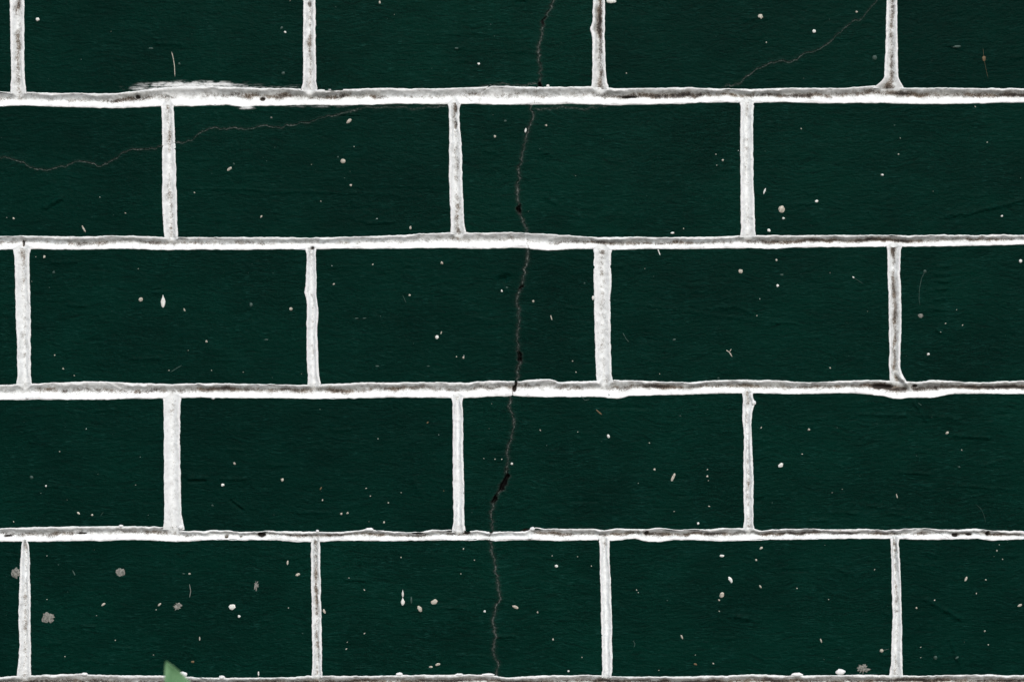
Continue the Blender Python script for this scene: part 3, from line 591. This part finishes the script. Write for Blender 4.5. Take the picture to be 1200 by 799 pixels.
specks = [(float(a), float(b), float(c), float(d), float(e), f) for a, b, c, d, e, f in (q.split(',') for q in SP.split())]
for _ in range(170):
    s = rng.uniform(.28, .62)
    specks.append((rng.uniform(0, 1200), rng.uniform(0, 799), s * rng.uniform(.8, 1.8), s, rng.uniform(-40, 40), rng.choice('cdddwcddd')))
FIB = [("201,61 203,68 204.5,78 205,90", .55, 'c'), ("1084,318 1080,326 1077.5,338 1077,350 1078,358", .32, 'd'), ("1000,325 1006,329 1012,333", .3, 'd'), ("771,292 772.5,296 773.5,299", .7, 'w'),
       ("730,390 733,396 737,401", .5, 'd'), ("851,410 855,413 858,418", .6, 'c'), ("855,412 857,409", .5, 'c'), ("222,684 223.5,692 222,700", .5, 'g'), ("1152,57 1153,70 1156,84 1158,92", .22, 'b'),
       ("1033,762 1038,761 1042,760", .35, 'd'), ("742,750 744,754 743,758", .5, 'd'), ("1143,590 1150,596 1154,606 1155,612", .25, 'd'), ("1080,475 1076,472", .5, 'd'), ("200,436 206,432 213,428", .5, 'd'),        ("681,463 685,469 691,468", .5, 'd'), ("118,604 121,600", .4, 'd'), ("472,346 476,355", .3, 'd'), ("85,668 88,674", .8, 'd')]
TEAR = [(191, 353, 2.8, 8.2, 'w'), (472, 695, 1.3, 5, 'w'), (472, 704.5, 2.3, 5, 'w')]     # (x,y,half width,half height) runs of paint, pointed at the top
BIG = [(56, 723, 7.2, 6.6, 'g', .30), (141, 670, 6.2, 5.6, 'g', .22), (18.5, 671, 5, 6, 'g', .25), (208, 711, 4.4, 4.2, 'g', .45), (300, 686, 2.4, 5.0, 'g', .6), (1012, 783, 6.6, 5.6, 'g', .5)]
LIPB = [(214, 790, 6, 3.6), (260, 793, 4, 2.4), (468, 789.5, 4, 2.2), (538, 790, 5, 1.6), (572, 790, 8, 1.6), (985, 787, 5.6, 3.6), (934, 790, 7, 2.4), (907, 792, 8, 1.8), (433, 620, 5, 2.0), (142, 616, 3, 1.6), (99, 789.5, 4, 1.8), (212, 617.5, 3, 3), (883.5, 472, 2.6, 3.0), (624, 619.5, 3, 2.4), (372, 622, 2, 1.5), (1160, 791, 8, 1.5), (250, 466, 2.3, 2), (32, 466, 2.4, 1.8)]

def brick_at(x, y):
    return min((b for b in bricks if b[5]), key=lambda b: max(b[1] - x, 0, x - b[2]) + max(b[3] - y, 0, y - b[4]))

def blob(x, y, rx, ry, ang, h, base, n=11, rough=.14, tear=False, seed=0):
    rr = random.Random(seed); V = []; F = []
    ca, sa = math.cos(R(ang)), math.sin(R(ang))
    out = [1 + rr.uniform(-rough, rough) for _ in range(n)]
    for ring, hh in ((1.0, 0), (.8, .62), (.45, .93)):
        for i in range(n):
            t = 2 * math.pi * i / n; q = out[i] if ring > .5 else 1
            a, b = math.cos(t) * rx * ring * q, math.sin(t) * ry * ring * q
            if tear and b < 0: a *= max(.1, 1 + b / ry * .95)      # pointed end upward
            V.append((x + a * ca - b * sa, y + a * sa + b * ca, base + .12 - (h + .12) * hh))
    V.append((x, y, base - h))
    for k in range(2):
        for i in range(n):
            j = (i + 1) % n; F.append((k * n + i, (k + 1) * n + i, (k + 1) * n + j)); F.append((k * n + i, (k + 1) * n + j, k * n + j))
    for i in range(n): F.append((2 * n + i, 3 * n, 2 * n + (i + 1) % n))
    return V, F

def fibre(pts, w, seed):
    p = C(pts); t = np.linspace(0, 1, 9); tt = np.linspace(0, 1, len(p))
    q = np.stack([np.interp(t, tt, p[:, 0]), np.interp(t, tt, p[:, 1])], -1)
    tg = np.gradient(q, axis=0); tg /= np.linalg.norm(tg, axis=1)[:, None]; nrm = np.stack([-tg[:, 1], tg[:, 0]], -1)
    base = face_depth(q[:, 0], q[:, 1]); V = []; F = []
    for i in range(9):
        ww = w * (1 if 0 < i < 8 else .3)
        for s, up in ((-1, .1), (0, -.5), (1, .1)): V.append((q[i, 0] + nrm[i, 0] * ww * s, q[i, 1] + nrm[i, 1] * ww * s, base[i] + up))
    for i in range(8):
        for s in (0, 1):
            a = i * 3 + s; F += [(a, a + 3, a + 4), (a, a + 4, a + 1)]
    return V, F

acc = {}
def add(b, key, VF):
    V, F = acc.setdefault((b[0].name, key), ([], [])); n = len(V)
    V += VF[0]; F += [tuple(i + n for i in f) for f in VF[1]]
sx = np.array([s[0] for s in specks]); sy = np.array([s[1] for s in specks])
base_all = face_depth(sx, sy)
for i, (x, y, rx, ry, ang, key) in enumerate(specks):
    b = brick_at(x, y)
    if i > 330 and not (b[1] + 3 < x < b[2] - 3 and b[3] + 3 < y < b[4] - 3): continue
    if max(rx, ry) < 1.25: q = rng.uniform(.62, 1.0); e = rng.uniform(.75, 1.35); rx, ry, ang = rx * q * e, ry * q / e, rng.uniform(-60, 60)
    add(b, key, blob(x, y, rx, ry, ang if ry > rx else -ang, min(.9, .3 + .25 * min(rx, ry)), float(base_all[i]), 10 if max(rx, ry) < 2 else 16, .3 if max(rx, ry) < 2 else .12, seed=i))
for i, (p, w, key) in enumerate(FIB):
    q = C(p)[0]; add(brick_at(*q), key, fibre(p, w, i))
for i, (x, y, rx, ry, key) in enumerate(TEAR):
    add(brick_at(x, y), key, blob(x, y, rx, ry, 0, 1.0, float(face_depth(np.array([x]), np.array([y]))[0]), 14, .05, True, i))
NAME = {'w': 'white_paint_drops', 'c': 'cream_paint_drops', 'd': 'faded_flecks', 'g': 'mud_flecks', 'b': 'brown_flecks'}
bo = {b[0].name: b[0] for b in bricks}
def finish(name, V, F, mat, parent, kind=None):
    A = np.array(V); A = xyz(A[:, 0], A[:, 1], A[:, 2]); p = np.array(parent.location)
    o = link(name, mesh_from(name, A - p, np.array(F), mat), parent)
    if kind: o['kind'] = kind
    return o
for (bn, key), (V, F) in acc.items(): finish(NAME[key], V, F, M_SPECK[key], bo[bn], 'stuff')
for i, (x, y, rx, ry, key, rg) in enumerate(BIG):
    V, F = blob(x, y, rx, ry, 8 * (i % 3), .45, float(face_depth(np.array([x]), np.array([y]))[0]), 26, rg, seed=900 + i)
    if i == 2: V = [(a, b_, c - .3) for a, b_, c in V]
    finish('mud_splash' if key == 'g' else 'paint_splash', V, F, M_SPECK[key], brick_at(x, y)[0])
for i, (x, y, rx, ry) in enumerate(LIPB):
    V, F = blob(x, y, rx, ry, 0, 1.7, -.2, 16, .12, seed=700 + i)
    A = np.array(V); A = xyz(A[:, 0], A[:, 1], A[:, 2]); c = A.mean(0)
    o = link('paint_blob', mesh_from('paint_blob', A - c, np.array(F), M_WHITE, {'dirt': np.full(len(A), -.3), 'film': np.full(len(A), .0)}), None, c)
    # blobs sit on the nearest bed or head joint
    best = min((q for q in wall.children if q.name.startswith(('bed_joint', 'head_joint'))), key=lambda q: abs(q.location.z - c[2]) + (0 if q.name.startswith('bed') else abs(q.location.x - c[0]) + .0))
    o.parent = best; o.location = Vector(c) - best.location

# ------------------------------------------------------------------ ground and the weed at the foot of the wall
gx = np.concatenate([np.linspace(-40, -3, 12), np.linspace(-2.6, 2.6, 90), np.linspace(3, 40, 12)]); gy = np.concatenate([np.linspace(-40, -4, 12), np.linspace(-3.6, 1.2, 90), np.linspace(2, 40, 10)])
GX, GY = np.meshgrid(gx, gy); GZ = .008 * vnoise(GX / .35, GY / .35, 81) + .004 * vnoise(GX / .09, GY / .09, 82)
ground = link('ground', mesh_from('ground', np.stack([GX, GY, GZ], -1).reshape(-1, 3), grid_faces(*GX.shape, True), M_SOIL)); tag(ground, kind='structure')

weed = bpy.data.objects.new('weed', None); sc.collection.objects.link(weed)
tag(weed, 'small green weed with a pointed leaf tip before the bottom white joint', 'plant')
WY = -.24; f = (CAM_D + WY) / CAM_D
def wp(px, py, dy=0.0):
    k = (CAM_D + WY + dy) / CAM_D
    return Vector(((px - 600) / 1000 * k, WY + dy, (H0 - 399.5) / 1000 + (399.5 - py) / 1000 * k))
root = Vector((wp(238, 900).x, WY, -.01)); weed.location = (root.x, root.y, 0)
def stem(p0, p1, r0, r1, bend, name='stem', parent=weed, n=12, m=8):
    V = []; F = []
    for i in range(n):
        t = i / (n - 1); c = p0.lerp(p1, t) + bend * math.sin(math.pi * t); r = r0 + (r1 - r0) * t
        for j in range(m):
            a = 2 * math.pi * j / m; V.append((c.x + r * math.cos(a), c.y + r * math.sin(a), c.z))
    for i in range(n - 1):
        for j in range(m): F.append((i * m + j, i * m + (j + 1) % m, (i + 1) * m + (j + 1) % m, (i + 1) * m + j))
    o = link(name, mesh_from(name, np.array(V) - np.array(weed.location), np.array(F), M_STEM), parent); return o
top = wp(231, 850); stem(root, top, .0035, .002, Vector((.006, -.004, 0)))
def leaf(base, tip, width, side, fold=.25, sag=.0):
    """blade from base to tip, folded along the midrib, margins gently waved"""
    n, m = 26, 9; ax = tip - base; L = ax.length; ax.normalize(); sv = side - ax * side.dot(ax); sv.normalize(); up = ax.cross(sv)
    V = []; F = []
    for i in range(n):
        t = i / (n - 1); w = width * (math.sin(math.pi * min(1, t * .97 + .02)) ** .8) * (1.15 - .55 * t) * (1 if t < .985 else .25)
        c = base + ax * (L * t) + up * (sag * math.sin(math.pi * t))
        for j in range(m):
            s = (j / (m - 1) - .5) * 2
            p = c + sv * (s * w / 2) + up * (-abs(s) * w * fold + .0012 * math.sin(t * 17 + s * 2) * abs(s)) ; V.append(p[:])
    for i in range(n - 1):
        for j in range(m - 1): a = i * m + j; F.append((a, a + 1, a + m + 1, a + m))
    o = link('leaf', mesh_from('leaf', np.array(V) - np.array(weed.location), np.array(F), M_LEAF), weed)
    sol = o.modifiers.new('thickness', 'SOLIDIFY'); sol.thickness = .0006
    return o
leaf(wp(231, 855), wp(194.5, 774.5, -.005), .036, Vector((1, .25, .2)), .16)
leaf(wp(231, 850), wp(262, 812, .03), .026, Vector((.6, -.8, .1)), .2, .004)
leaf(root.lerp(top, .72), root.lerp(top, .72) + Vector((-.075, -.03, .018)), .026, Vector((.2, -.9, .3)), .2, .008)
leaf(root.lerp(top, .55), root.lerp(top, .55) + Vector((.075, -.04, .03)), .028, Vector((.3, .9, .2)), .2, .008)
leaf(root.lerp(top, .35), root.lerp(top, .35) + Vector((-.05, -.07, .015)), .028, Vector((.8, -.5, .2)), .2, .008)
leaf(root.lerp(top, .25), root.lerp(top, .25) + Vector((.03, -.085, .012)), .028, Vector((.9, .3, .2)), .2, .008)
